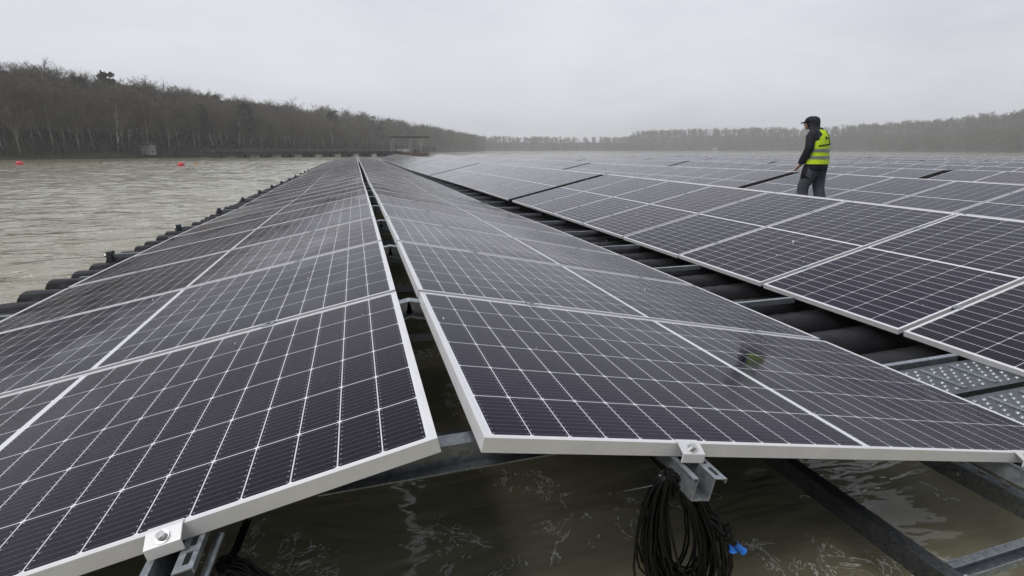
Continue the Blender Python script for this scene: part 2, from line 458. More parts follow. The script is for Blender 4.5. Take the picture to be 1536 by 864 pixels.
# ------------------------------------------------------------------ end clamps on the near edge
def end_clamp(m, u, ysign, label, name='end_clamp'):
    """m: module matrix; at the module edge lying nearest the camera"""
    root = empty(name)
    edge = 0.0 if ysign < 0 else W_
    root.matrix_world = m @ Matrix.Translation((u, edge, 0)) @ (Matrix.Identity(4) if ysign < 0 else Matrix.Rotation(PI, 4, 'Z'))
    b = MB(); w = .031
    prof = [(.010, .0042), (-.001, .0042), (-.031, -.010), (-.032, -.032)]   # (y,z)
    th = .0032
    for i in range(3):
        (ya, za), (yb, zb) = prof[i], prof[i + 1]
        dy, dz = yb - ya, zb - za; l = math.hypot(dy, dz); ny, nz = dz / l * th, -dy / l * th
        vs = [(-w, ya, za), (w, ya, za), (w, yb, zb), (-w, yb, zb), (-w, ya - ny, za - nz), (w, ya - ny, za - nz), (w, yb - ny, zb - nz), (-w, yb - ny, zb - nz)]
        b.add(vs, [(0, 3, 2, 1), (4, 5, 6, 7), (0, 1, 5, 4), (1, 2, 6, 5), (2, 3, 7, 6), (3, 0, 4, 7)])
    b.build('clamp_plate', M['alu'], root)
    b = MB(); b.tube([(0, -.0185, -.002), (0, -.0215, .0075)], .0078, 8); b.tube([(0, -.0170, -.004), (0, -.0187, -.0012)], .012, 14)
    b.build('bolt', M['bolt'], root)
    meta(root, label, 'clamp', 'end clamps on the near panel edges')
mR, mL = frame_of(1, 'R', 0), frame_of(1, 'L', 0)
end_clamp(mR, .512, -1, 'pale metal end clamp with bolt, above the hanging cable coil')
end_clamp(mR, 1.82, -1, 'pale metal end clamp with bolt at the right edge of the photo')
end_clamp(mL, .518, 1, 'pale metal end clamp with bolt on the left panel edge, bottom left')
end_clamp(mL, 1.82, 1, 'end clamp further down the left panel edge towards the lake')

# ------------------------------------------------------------------ purlin rails (hat channels along Y)
def rail(m, u, y0, y1, name, label, side):
    """open hat channel under the modules; y along the row"""
    root = empty(name)
    # world frame: slope direction from module matrix, but +Y forward
    mm = m.copy()
    if side == 'L': mm = m @ Matrix.Translation((0, W_, 0)) @ Matrix.Rotation(PI, 4, 'Z')  # now local x points up-slope, y forward
    sx = -1 if side == 'L' else 1
    root.matrix_world = mm @ Matrix.Translation((sx * u, 0, -T - .001))
    b = MB(); w = .025; h = .058; t = .003; fl = .032
    b.box(-w, -w + t, y0, y1, -h, 0); b.box(w - t, w, y0, y1, -h, 0); b.box(-w + t, w - t, y0, y1, -h, -h + t)
    # flange with slots: built as strips round the slots
    b.box(-w - .012, -w, y0, y1, -t, 0)
    x0, x1 = w, w + fl; xs0, xs1 = w + .010, w + .022
    b.box(x0, xs0, y0, y1, -t, 0); b.box(xs1, x1, y0, y1, -t, 0)
    y = y0
    while y < y1:
        ye = min(y + .014, y1); b.box(xs0, xs1, y, ye, -t, 0); y += .014 + .032
    b.box(x1 - t, x1, y0, y1, -.012, -t)
    b.build('channel', M['galv'], root)
    meta(root, label, 'rail', 'channel rails under the solar panels')
rail(mR, .512, -.088, 1.9, 'channel_rail', 'galvanised open channel rail ending above the cable coil', 'R')
rail(mR, 1.82, -.085, 1.9, 'channel_rail', 'galvanised channel rail under the right panel edge at the photo edge', 'R')
rail(mL, .518, -.085, 1.9, 'channel_rail', 'galvanised channel rail under the left panel, bottom left', 'L')
rail(mL, 1.82, -.085, 1.9, 'channel_rail', 'galvanised channel rail under the low left panel edge by the lake', 'L')

# ------------------------------------------------------------------ ridge brackets, rafters
def ridge_bracket(y, k):
    z = prof1(y) - T - .012
    root = empty('ridge_bracket', (0, y, z))
    b = MB(); h = .07; wd = .045; t = .004
    if k == 0:      # gusset: sloping top edge, level bottom flange
        zt, ze, zb = -.004, -.048, -.056
        for y0 in (0,):
            vs = [(x, yy, z) for yy in (0, t) for x, z in ((-.29, zb), (.29, zb), (.29, ze), (.06, zt), (-.06, zt), (-.29, ze))]
            b.add(vs, [(0, 1, 2, 3, 4, 5), (11, 10, 9, 8, 7, 6)] + [(i, i + 6, (i + 1) % 6 + 6, (i + 1) % 6) for i in range(6)])
        b.box(-.29, .29, -.026, -.0005, zb, zb + t); b.box(-.06, .06, t, .045, zt - t, zt)
    else:
        for sgn in (-1, 1):
            a = .20 * sgn
            Mx = Matrix.Translation((0, 0, .028)) @ Matrix.Rotation(a, 4, 'Y')
            x0, x1 = (0, .55) if sgn > 0 else (-.55, 0)
            b.box(x0, x1, 0, t, -h, 0, 0, Mx); b.box(x0, x1, -wd, 0, -t, 0, 0, Mx); b.box(x0, x1, -wd, 0, -h, -h + t, 0, Mx)
    b.build('angle_profile', M['midsteel' if k == 0 else 'galv'], root)
    for sgn in ((-1, 1) if k else ()):
        c = MB(); a = .20 * sgn; Mx = Matrix.Translation((0, 0, -.08 if k == 0 else -.05)) @ Matrix.Rotation(a, 4, 'Y')
        x0, x1 = (.3, 2.1) if sgn > 0 else (-2.1, -.3)
        c.box(x0, x1, .006, .010, -.08, 0, 0, Mx); c.box(x0, x1, .010, .045, -.08, -.076, 0, Mx)
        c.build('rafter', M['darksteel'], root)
    lab = 'steel cross profile bridging the two nearest panels at the ridge' if k == 0 else 'bent steel ridge bracket, %s along the dark ridge gap' % ORD[k] if k < 5 else 'small bent bracket far along the dark ridge gap'
    meta(root, lab, 'bracket', 'brackets along the first ridge gap')
for k in range(0, 9): ridge_bracket(.045 + (k * PK) - (.12 if k else 0), k)

# ------------------------------------------------------------------ platform: cross beams, long beams, floats, grating
ZB = -.565
def xbeam(x0, x1, y, z, label, cap_end, group, mat='galv'):
    root = empty('cross_beam', ((x0 + x1) / 2, y, z))
    h = (x1 - x0) / 2
    b = MB(); b.box(-h, h, -.015, .015, -.045, 0); b.build('beam_profile', M[mat], root, bevel=.003)
    if cap_end:
        c = MB(); c.box(-h - .05, -h + .0, -.05, .05, -.085, .032); c.build('end_plate', M['darksteel'], root, bevel=.004)
        c = MB(); c.tube([(-h - .08, 0, -.02), (-h - .05, 0, -.02)], .022, 8); c.build('end_bolt', M['bolt'], root)
    meta(root, label, 'beam', group)
BY = lambda k: .93 + (k - 0) * PK + gapshift(1, k + 1)
for k in range(-1, 44):
    y = BY(k) if k >= 0 else BY(0) - PK
    lab = 'galvanised cross beam lying over black floats, %s from the near end' % ORD[k + 1] if k < 6 else 'small far cross beam over the black floats of the first row'
    if k == -1: continue
    cap = (k % 2 == 0) and k > 2
    x0 = -2.80 if cap else -2.62 + (.0 if k > 3 else 0)
    xbeam(x0, 3.05, y, ZB + prof1(y), lab, cap, 'cross beams under the first row')
# platforms' near end (under the right panel)
def ybeam(x0, x1, y0, y1, z0, z1, name, label, mat, slots=False):
    root = empty(name, ((x0 + x1) / 2, y0, z1))
    w = (x1 - x0) / 2; l = y1 - y0; h = z1 - z0; t = .005
    b = MB()
    b.box(-w, -w + t, 0, l, -h, 0); b.box(-w + t, w, 0, l, -h, -h + t)
    if slots:
        b.box(-w + t, -w + .020, 0, l, -t, 0); b.box(w - .018, w, 0, l, -t, 0); y = 0
        while y < l: b.box(-w + .020, w - .018, y, min(y + .05, l), -t, 0); y += .075
    else: b.box(-w + t, w, 0, l, -t, 0)
    b.build('beam_profile', M[mat], root, bevel=.0015)
    b = MB()
    for yy in (.1, .35): b.tube([(-w - .008, yy, -h * .5), (-w, yy, -h * .5)], .012, 6)
    b.build('bolt', M['bolt'], root)
    meta(root, label, 'beam', 'long beams under the near panels')
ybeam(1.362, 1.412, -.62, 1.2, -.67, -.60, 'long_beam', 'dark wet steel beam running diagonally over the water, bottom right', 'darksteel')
ybeam(1.975, 2.03, -.14, 1.2, -.67, -.60, 'long_beam', 'dark steel beam with pale slotted top flange near right edge', 'galv', True)
root = empty('short_cross_beam', (1.416, -.165, -.60))
b = MB(); b.box(0, 1.6, 0, .045, -.05, -.045); b.box(0, 1.6, .041, .045, -.045, 0); b.box(0, 1.6, 0, .004, -.045, -.022); b.box(0, 1.6, .02, .041, -.004, 0)
b.build('beam_profile', M['galv'], root, bevel=.0015)
b = MB(); b.tube([(.02, -.012, -.02), (.02, .0, -.02)], .012, 6); b.tube([(.03, .02, -.045), (.03, .02, -.034)], .011, 6); b.build('bolt', M['bolt'], root)
meta(root, 'galvanised angle beam joining the dark diagonal beam, bottom right corner', 'beam')

# black strips added to paint the shade in the wide joints between raft sections
for t in (2, 3, 4, 5):
    for k in (8, 18):
        mj = frame_of(t, 'L', k)
        root = empty('joint_shade_strip'); root.matrix_world = mj
        b = MB(); b.box(.02, L - .02, W_ + .001, W_ + (.285 if k == 8 else .28), -.016, -.010); b.box(.02, L - .02, W_ + .13, W_ + .16, -.05, -.016)
        b.build('shade_sheet', M['joint_shade'], root)
        meta(root, 'added black strip painting the shade in the %s open joint of the %s slope beyond the first walkway' % ('near' if k == 8 else 'far', {2: 'first', 3: 'second', 4: 'third', 5: 'fourth'}[t]), 'joint strip')
# floats: ribbed capsules lying across the rows
def float_mesh(ln, r):
    b = MB(); rings = []; n = 20
    prof = []
    for i in range(7):
        a = i / 6 * PI / 2; prof.append((-ln / 2 + .11 * (1 - math.sin(a)) , r * (math.cos(PI / 2 - a) ** .7 if a > 0 else .02)))
    k = int(ln / .05)
    for i in range(1, k):
        x = -ln / 2 + .11 + (ln - .22) * i / k
        prof.append((x, r * (1.0 if i % 3 else .972)))
    for i in range(6, -1, -1):
        a = i / 6 * PI / 2; prof.append((ln / 2 - .11 * (1 - math.sin(a)), r * (math.cos(PI / 2 - a) ** .7 if a > 0 else .02)))
    for x, rr in prof:
        ring = []
        for j in range(n):
            th = 2 * PI * j / n; c, s = math.cos(th), math.sin(th)
            e = .82
            ring.append((x, rr * .99 * math.copysign(abs(c) ** e, c), rr * math.copysign(abs(s) ** e, s)))
        rings.append(ring)
    b.rings(rings); return b.mesh('float', M['float'])
FR = .165
f_left, f_mid = float_mesh(1.5, FR), float_mesh(1.9, FR)
def put_float(me, x, y, z, label, group):
    o = bpy.data.objects.new('float', me); link(o); o.location = (x, y, z)
    o.rotation_euler = (R.uniform(-.1, .1), R.uniform(-.02, .02), R.uniform(-.02, .02))
    o.scale = (1, R.uniform(.96, 1.03), R.uniform(.97, 1.03))
    meta(o, label, 'float', group)
fl_i = 0
for k in range(0, 41):
    for j in range(3):
        y = BY(k) + .20 + j * .385 if k < 41 else 0
        if gapshift(1, k + 2) > gapshift(1, k + 1): y += .05
        z = ZB - .06 - FR + prof1(y)
        if k >= 1:
            i = (k - 1) * 3 + j
            lab = ('rounded black plastic float, %s of those poking out beside the lake' % ORD[i - 6] if 6 <= i < 15 else
                   ('black float hidden under the left panels' if i < 6 else 'small far black float along the lake edge of the raft'))
            if i < 60: put_float(f_left, -2.17 + R.uniform(-.02, .02), y, z, lab, 'black floats along the lake edge')
        i = k * 3 + j
        lab = ('ribbed wet black float in the first walkway, %s from the near end' % ORD[i] if i < 9 else 'small dark float receding along the first walkway')
        if i < 75: put_float(f_mid, 2.72, y, z, lab, 'black floats in the first walkway')
# second walkway (behind the worker's slope)
for k in range(0, 12):
    y = BY(k); xx = 8.07 + shift(y); z = ZB + prof2(2, y) - .01
    xbeam(xx - .9, xx + .9, y, z, 'cross beam of the walkway where the worker stands', False, 'cross beams of the second walkway')

# grating planks on the first walkway
def grating(y0, y1, label):
    root = empty('walkway_plank', (2.86, (y0 + y1) / 2, ZB - .008))
    h = (y1 - y0) / 2; w = .50
    b = MB()
    b.box(-w, w, -h, h, -.004, 0)
    b.box(-w, w, -h, -h + .004, -.05, -.004); b.box(-w, w, h - .004, h, -.05, -.004)
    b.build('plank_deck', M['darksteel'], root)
    b = MB()
    # raised ribs and rows of studs run across the plank
    for xx in (-.42, -.405, -.20, -.185, .02, .035, .24, .255):
        b.box(xx - .0045, xx + .0045, -h + .03, h - .03, 0, .005)
    for i, xx in enumerate((-.365, -.335, -.305, -.27, -.24, -.15, -.12, -.09, -.055, -.025, .075, .105, .135, .17, .2)):
        n = 7
        for j in range(n):
            if (i + j) % 2: continue
            yy = -h + .04 + (2 * h - .08) * j / (n - 1)
            b.tube([(xx, yy, 0), (xx, yy, .006)], [.012, .008], 8)
    b.build('raised_studs', M['galv'], root)
    meta(root, label, 'walkway plank', 'studded planks on the first walkway')
grating(.60, .88, 'studded galvanised plank in the walkway, the further of two')
grating(.28, .56, 'studded galvanised plank in the walkway at the right photo edge')
grating(-.04, .24, 'studded galvanised plank nearest the camera under the right panel')

# ------------------------------------------------------------------ cables
def loop_pts(c, ax, ay, rx, ry, n=26, ph=0.0, a0=0, a1=2 * PI):
    pts = []
    for i in range(n + 1):
        a = a0 + (a1 - a0) * i / n
        pts.append(c + ax * math.cos(a) * rx + ay * math.sin(a) * ry)
    return pts
def cable_coil(top, label, nl, seed, size=1.0, blue=True, tilt=.22):
    rr = random.Random(seed)
    root = empty('cable_coil', top)
    right = Vector((math.cos(YAW), -math.sin(YAW), 0)); down = Vector((0, 0, -1)); fw = Vector((math.sin(YAW), math.cos(YAW), 0))
    b = MB()
    for i in range(nl):
        rx = rr.uniform(.062, .098) * size; ry = rr.uniform(.145, .19) * size
        ang = tilt + rr.uniform(-.14, .16)
        ay = (down * math.cos(ang) + right * math.sin(ang) + fw * rr.uniform(-.12, .12)).normalized()
        ax = (right * math.cos(ang) - down * math.sin(ang) + fw * rr.uniform(-.25, .25)).normalized()
        c = ay * (ry - .004) + right * rr.uniform(-.022, .010) + fw * rr.uniform(-.02, .02)
        pts = []
        for q in range(29):
            a = 2 * PI * q / 28 - PI / 2
            k = 1 - .42 * (1 - math.sin(a)) / 2       # pinched at the top
            wv = .0022 * math.sin(q * (.5 + .07 * i) + i * 1.7) + .0008 * math.sin(q * 1.9 + i)
            pts.append(c + ax * (math.cos(a) * rx * k + wv) + ay * math.sin(a) * ry + fw * wv)
        b.tube(pts, .0031, 6, cap=False)
    for i in range(5):      # strands going up to the rail
        p0 = Vector((rr.uniform(-.008, .008), rr.uniform(-.01, .01), .0)); 
        b.tube([p0 + down * .06, p0, p0 + down * .01 - right * .010 + fw * .05, p0 + down * .012 - right * .03 + fw * .14], .0031, 6)
    b.build('cable_loops', M['cable'], root)
    if blue:
        b = MB(); b.tube([down * .03 + right * .015, down * .024 - right * .03, down * .044 - right * .115], [.003, .0028, .0014], 6, squash=(1, .5))
        b.build('zip_tie', M['tie'], root)
        b = MB(); b.tube([-right * .005 + down * .012, -right * .032 + down * .0], [.003, .0028], 6)
        b.build('pale_tie', M['white_tie'], root)
        for i in range(2):
            s0 = down * (.128 - i * .016) + right * (.120 + i * .006); dd = (down * (.70 + .5 * i) + right * (.71 - .35 * i) - fw * .2 * i).normalized()
            s0 = s0 - fw * .045 + fw * .012 * i
            b = MB(); b.tube([down * .035 + right * .012, down * .09 + right * .062, s0], .0031, 6)
            b.tube([s0, s0 + dd * .034], [.0088, .0095], 8); b.tube([s0 + dd * .012, s0 + dd * .024], .0115, 8)
            b.build('connector_lead', M['cable'], root)
            b = MB(); b.tube([s0 + dd * .034, s0 + dd * .040, s0 + dd * .064, s0 + dd * .068], [.010, .0072, .0072, .0105], 8)
            b.build('connector_cap', M['blue'], root)
    meta(root, label, 'cable', 'hanging black cable coils')
cable_coil((.500, -.045, -.170), 'coil of black cable with blue connectors hanging below the panel', 44, 3, 1.10)
cable_coil((-.475, .03, -.232), 'dark cable bundle hanging in shadow under the left panel', 22, 5, .9, False, .3)
root = empty('conduit_rod', (-.515, -.06, -.215))
b = MB(); b.tube([(-.035, -.05, -.10), (.03, .12, .04)], .0085, 10); b.build('rod', M['galv'], root)
b = MB(); b.tube([(-.0415, -.067, -.114), (-.030, -.037, -.089)], .0115, 10); b.build('sleeve', M['cable'], root)
meta(root, 'short metal rod tied beside the dark cable bundle, bottom left', 'rod')

# ------------------------------------------------------------------ water
def axis(segs):
    out = []
    for lo, hi, st in segs:
        out += list(np.arange(lo, hi, st))
    return np.array(out + [segs[-1][1]])
gx = axis([(-255, -78, 12), (-78, -28, .30), (-28, 7, .13), (7, 20, .8), (20, 635, 15)])
gy = axis([(-195, -2, 12), (-2, 26, .075), (26, 75, .18), (75, 190, .5), (190, 855, 12)])
X, Y = np.meshgrid(gx, gy)
rw = np.random.RandomState(44); Z = np.zeros_like(X)
for i in range(70):
    lam = math.exp(rw.uniform(math.log(.30), math.log(1.5))); th = rw.normal(PI / 2 - .25, .42); k = 2 * PI / lam
    am = .0155 * lam / (2 * PI) * rw.uniform(.5, 1.4)
    ph = k * (X * math.cos(th) + Y * math.sin(th)) + rw.uniform(0, 6.28)
    Z += am * np.sin(ph)
Z = Z * (1 + .3 * np.sin(X * .11 + 1) * np.sin(Y * .07))
cov = ((X > -79) & (X < 8) & (Y > -3) & (Y < 191)); Z = np.where(cov, Z, 0)
calm = 1 - .65 * (X > -3.4)    # sheltered between the floats
Z *= calm
nx, ny = len(gx), len(gy); V3 = np.stack([X, Y, Z], -1).reshape(-1, 3)
ii = (np.arange(ny - 1)[:, None] * nx + np.arange(nx - 1)[None, :]).ravel()
Fq = np.stack([ii, ii + 1, ii + nx + 1, ii + nx], 1)
me = bpy.data.meshes.new('water'); me.vertices.add(len(V3)); me.vertices.foreach_set('co', V3.astype(np.float32).ravel())
me.loops.add(Fq.size); me.loops.foreach_set('vertex_index', Fq.astype(np.int32).ravel())
me.polygons.add(len(Fq)); me.polygons.foreach_set('loop_start', np.arange(0, Fq.size, 4, dtype=np.int32)); me.polygons.foreach_set('loop_total', np.full(len(Fq), 4, dtype=np.int32))
me.polygons.foreach_set('use_smooth', np.ones(len(Fq), dtype=bool)); me.materials.append(M['water']); me.update(calc_edges=True)
o = bpy.data.objects.new('water', me); link(o); o.location = (0, 0, ZW); meta(o, kind='structure')

# ------------------------------------------------------------------ banks
SH = 1.0
def bank(name, pts, prof, label=None):
    """pts: shoreline (x,y), land on the left-hand side; prof(d, s) height at distance d inland"""
    P = [Vector((x, y, 0)) for x, y in pts]
    # resample
    Q = []
    for a, c in zip(P[:-1], P[1:]):
        n = max(1, int((c - a).length / 6))
        for i in range(n): Q.append(a.lerp(c, i / n))
    Q.append(P[-1])
    for it in range(4): Q = [Q[0]] + [(Q[i - 1] + Q[i] * 2 + Q[i + 1]) / 4 for i in range(1, len(Q) - 1)] + [Q[-1]]
    rows = []; D = [-4, 0, .6, 2, 5, 10, 18, 30, 50, 80, 120]
    nrm = []
    for i, p in enumerate(Q):
        t = (Q[min(i + 1, len(Q) - 1)] - Q[max(i - 1, 0)]).normalized(); nrm.append(Vector((-t.y, t.x, 0)))
    for it in range(6): nrm = [nrm[0]] + [(nrm[i - 1] + nrm[i] + nrm[i + 1]).normalized() for i in range(1, len(nrm) - 1)] + [nrm[-1]]
    vs = []; fs = []; m = len(D); s = 0
    for i, p in enumerate(Q):
        if i: s += (Q[i] - Q[i - 1]).length
        wob = 1.2 * math.sin(i * .9) + .7 * math.sin(i * 2.3)
        for d in D:
            q = p + nrm[i] * (d + (wob if d > 0 else wob * .5))
            vs.append((q.x, q.y, ZW + prof(d, s) + (0.25 * math.sin(i * 1.7 + d) if d > 2 else 0)))
    for i in range(len(Q) - 1):
        for j in range(m - 1): fs.append((i * m + j, (i + 1) * m + j, (i + 1) * m + j + 1, i * m + j + 1))
    b = MB(); b.add(vs, fs, 0, True); o = b.build(name, M['earth']); meta(o, kind='structure')
    return Q, nrm
def hL(d, s):
    return -1 if d < 0 else .0 + min(d, 2) * .45 + 5.6 * sm(1, 34, d)
def hR(d, s):
    return -1 if d < 0 else min(d, 2) * .3 + 17 * sm(0, 85, d) + 1.5 * math.sin(s * .021) * sm(20, 90, d)
def hF(d, s):
    return -1 if d < 0 else min(d, 2) * .3 + 11 * sm(0, 80, d)
left_shore = [(-120, 62), (-75, 78), (-49, 92), (-38, 100), (-30, 115), (-20, 143), (-7, 180), (14, 235), (44, 312), (84, 410), (128, 520)]
far_shore = [(60, 470), (100, 540), (150, 600), (225, 650), (300, 652), (380, 600), (420, 500)]
right_shore = [(330, 640), (385, 560), (420, 450), (408, 340), (372, 250), (338, 185), (310, 120), (300, 40), (310, -60)]
QL, NL_ = bank('left_bank', left_shore, hL)
QF, NF_ = bank('far_bank', far_shore, hF)
QR, NR_ = bank('right_bank', right_shore, hR)

# ------------------------------------------------------------------ trees
def strands(P0, P1, w0, w1, rs):
    """flat tapered blades from P0 to P1 (n,3); returns verts, faces"""
    n = len(P0); d = P1 - P0; r = rs.normal(size=(n, 3)); s = np.cross(d, r); s /= (np.linalg.norm(s, axis=1, keepdims=True) + 1e-9)
    w0 = np.broadcast_to(np.asarray(w0, float).reshape(-1, 1), (n, 1)); w1 = np.broadcast_to(np.asarray(w1, float).reshape(-1, 1), (n, 1))
    V = np.stack([P0 - s * w0, P0 + s * w0, P1 + s * w1, P1 - s * w1], 1).reshape(-1, 3)
    F = np.arange(4 * n).reshape(n, 4); return V, F
def np_mesh(name, parts, mats):
    V = np.concatenate([p[0] for p in parts]); off = 0; F = []; MI = []
    for v, f, mi in parts:
        F.append(f + off); MI += [mi] * len(f); off += len(v)
    F = np.concatenate(F)
    me = bpy.data.meshes.new(name); me.vertices.add(len(V)); me.vertices.foreach_set('co', V.astype(np.float32).ravel())
    me.loops.add(F.size); me.loops.foreach_set('vertex_index', F.astype(np.int32).ravel())
    me.polygons.add(len(F)); me.polygons.foreach_set('loop_start', np.arange(0, F.size, 4, dtype=np.int32))
    me.polygons.foreach_set('loop_total', np.full(len(F), 4, dtype=np.int32))
    for m in mats: me.materials.append(m)
    me.polygons.foreach_set('material_index', np.array(MI, dtype=np.int32)); me.update(calc_edges=True); me.validate(); return me
def make_tree(seed, kind, H=11.0, dens=1.0, wd=1.0, low=None):
    """returns (trunk MB, crown arrays)"""
    rs = np.random.RandomState(seed)
    lean = rs.uniform(-.10, .10, 2) * (2.2 if kind == 'lean' else 1)
    n = 9; z = np.linspace(0, 1, n)
    px = lean[0] * H * z + np.cumsum(rs.normal(0, .012 * H, n)) * z; py = lean[1] * H * z + np.cumsum(rs.normal(0, .012 * H, n)) * z
    pts = np.stack([px, py, z * H * (1.0 if kind == 'pine' else .93)], 1); r0 = .016 * H * rs.uniform(.7, 1.1) * .75
    tr = MB(); tr.tube([tuple(p) for p in pts], list(r0 * (1 - z) ** .8 + .02), 7)
    if kind != 'pine':   # a fork or two
        for q in range(rs.randint(1, 4)):
            i = rs.randint(2, 5); a = rs.uniform(0, 2 * PI); ln = H * rs.uniform(.35, .5)
            e = pts[i] + np.array([math.cos(a) * ln * .35, math.sin(a) * ln * .35, ln]); md = (pts[i] + e) / 2 + np.array([math.cos(a), math.sin(a), -.2]) * ln * .08
            tr.tube([tuple(pts[i]), tuple(md), tuple(e)], [r0 * .5, r0 * .3, .02], 6)
    def at(t):
        i = np.clip(t * (n - 1), 0, n - 1.001); k = i.astype(int); f = (i - k)[:, None]; return pts[k] * (1 - f) + pts[k + 1] * f
    nb = int((70 if kind == 'pine' else 46) * (.6 + .4 * dens)); lo = .3 if kind == 'pine' else .26
    lo = lo if low is None else low
    t = rs.uniform(lo, .99, nb) ** .8; base = at(t); a = rs.uniform(0, 2 * PI, nb)
    if kind == 'pine':
        ln = H * .20 * (1.08 - t) / .7 + .3; el = rs.uniform(-.15, .35, nb)
    else:
        env = np.sin(np.clip((t - .1) / .95, 0, 1) * PI) ** .6
        ln = H * rs.uniform(.16, .34, nb) * (.35 + .65 * env); el = rs.uniform(.35, 1.15, nb)
    d = np.stack([np.cos(a) * np.cos(el), np.sin(a) * np.cos(el), np.sin(el)], 1); tip = base + d * ln[:, None]
    parts = [strands(base, tip, .045 * wd, .018 * wd, rs) + (0,)]
    # secondary
    def child(P0, P1, per, fl, spread, w, t0=.25):
        n0 = len(P0); idx = np.repeat(np.arange(n0), per); u = rs.uniform(t0, 1.0, len(idx))[:, None]
        b0 = P0[idx] + (P1[idx] - P0[idx]) * u; dd = P1[idx] - P0[idx]; l0 = np.linalg.norm(dd, axis=1, keepdims=True); dd = dd / l0
        dd = dd + rs.normal(0, spread, dd.shape); dd[:, 2] += .18; dd /= np.linalg.norm(dd, axis=1, keepdims=True)
        e = b0 + dd * l0 * rs.uniform(fl * .6, fl * 1.3, (len(idx), 1)); return b0, e
    s0, s1 = child(base, tip, int(7 * dens) + 1, .45, .5, .02); parts.append(strands(s0, s1, .024 * wd, .011 * wd, rs) + (0,))
    t0, t1 = child(s0, s1, int(6 * dens) + 1, .6, .55, .01); 
    parts.append(strands(t0, t1, .015 * wd, .008 * wd, rs) + (0,))
    if kind in ('leafy', 'pine'):
        k = rs.rand(len(t1)) < (.85 if kind == 'pine' else .55)
        c = t1[k]; m_ = rs.normal(0, .12, c.shape)
        parts.append(strands(c + m_, c - m_ * .4 + rs.normal(0, .10, c.shape), .09 if kind == 'leafy' else .10, .06, rs) + (1,))
    return tr, parts
KINDS = [('bare', 101, 'twig', 'bark'), ('bare', 102, 'twig', 'bark'), ('bare', 103, 'twig2', 'bark'), ('bare', 104, 'twig', 'bark'),
         ('lean', 105, 'twig', 'birch'), ('bare', 106, 'twig', 'birch'), ('leafy', 107, 'twig', 'bark'), ('pine', 108, 'twig', 'bark'), ('bare', 109, 'twig2', 'bark')]
TREES = []
for kd, sd, tw, bk in KINDS:
    tr, parts = make_tree(sd, kd)
    lf = M['needle'] if kd == 'pine' else M['leaf']
    TREES.append((kd, tr.mesh('trunk', M[bk]), np_mesh('crown', parts, [M[tw], lf]), bk))
TNAME = {'bare': 'bare_tree', 'lean': 'birch_tree', 'leafy': 'budding_tree', 'pine': 'pine_tree'}
TLAB = {'bare': 'bare grey-brown tree among others on the left bank', 'birch': 'slender pale-barked birch among bare trees on the left bank',
        'leafy': 'tree in yellow-green young leaf on the left bank', 'pine': 'dark evergreen standing above the bare trees on the left bank'}
def wpick(rr):
    x = rr.random()
    return 0 if x < .15 else 1 if x < .30 else 2 if x < .41 else 3 if x < .55 else 4 if x < .62 else 5 if x < .72 else 6 if x < .82 else 7 if x < .85 else 8
# per-shore required height of the tree tops above the water, by distance along the left shore
cumL = [0.0]
for i in range(1, len(QL)): cumL.append(cumL[-1] + (QL[i] - QL[i - 1]).length)
def onshore(Q, Nn, cum, s, d):
    i = int(np.searchsorted(cum, s)) ; i = min(max(i, 1), len(Q) - 1); f = (s - cum[i - 1]) / max(1e-6, cum[i] - cum[i - 1])
    return Q[i - 1].lerp(Q[i], f) + Nn[i] * d
rt = random.Random(21)
protos = {}
def put_tree(v, p, z, h, rz, label, group):
    kd, trm, crm, bk = TREES[v]
    nm = TNAME[kd]
    if v == 5: nm = 'birch_tree'
    root = empty(nm, (p.x, p.y, z), rz); sc = h / 11.0
    root.scale = (sc * rt.uniform(.85, 1.2), sc * rt.uniform(.85, 1.2), sc)
    a = bpy.data.objects.new('trunk', trm); link(a, root); c = bpy.data.objects.new('crown', crm); link(c, root)
    meta(root, label, 'tree', group)
ntree = 0
placed = []
for q in range(6000):
    if ntree >= 296: break
    s = rt.uniform(20, 215); d = abs(rt.gauss(0, 1)) * 9 + 1.0
    if d > 26: continue
    p = onshore(QL, NL_, cumL, s, d)
    if any((p.x - a) ** 2 + (p.y - b_) ** 2 < (1.5 + s * .006) ** 2 for a, b_ in placed): continue
    pp = pix((p.x, p.y, 0))
    if pp is None or pp[0] < -40: continue
    placed.append((p.x, p.y)); v = wpick(rt)
    gz = ZW + hL(d, s) - .2
    h = rt.uniform(8.8, 11.6) * (1.0 if d > 6 else .9) * (.85 if v == 6 else 1) * (1.12 if v == 7 else 1)
    key = 'birch' if v in (4, 5) else ('leafy' if v == 6 else 'pine' if v == 7 else 'bare')
    put_tree(v, p, gz, h, rt.uniform(0, 6.28), TLAB[key], key + ' trees on the left bank'); ntree += 1

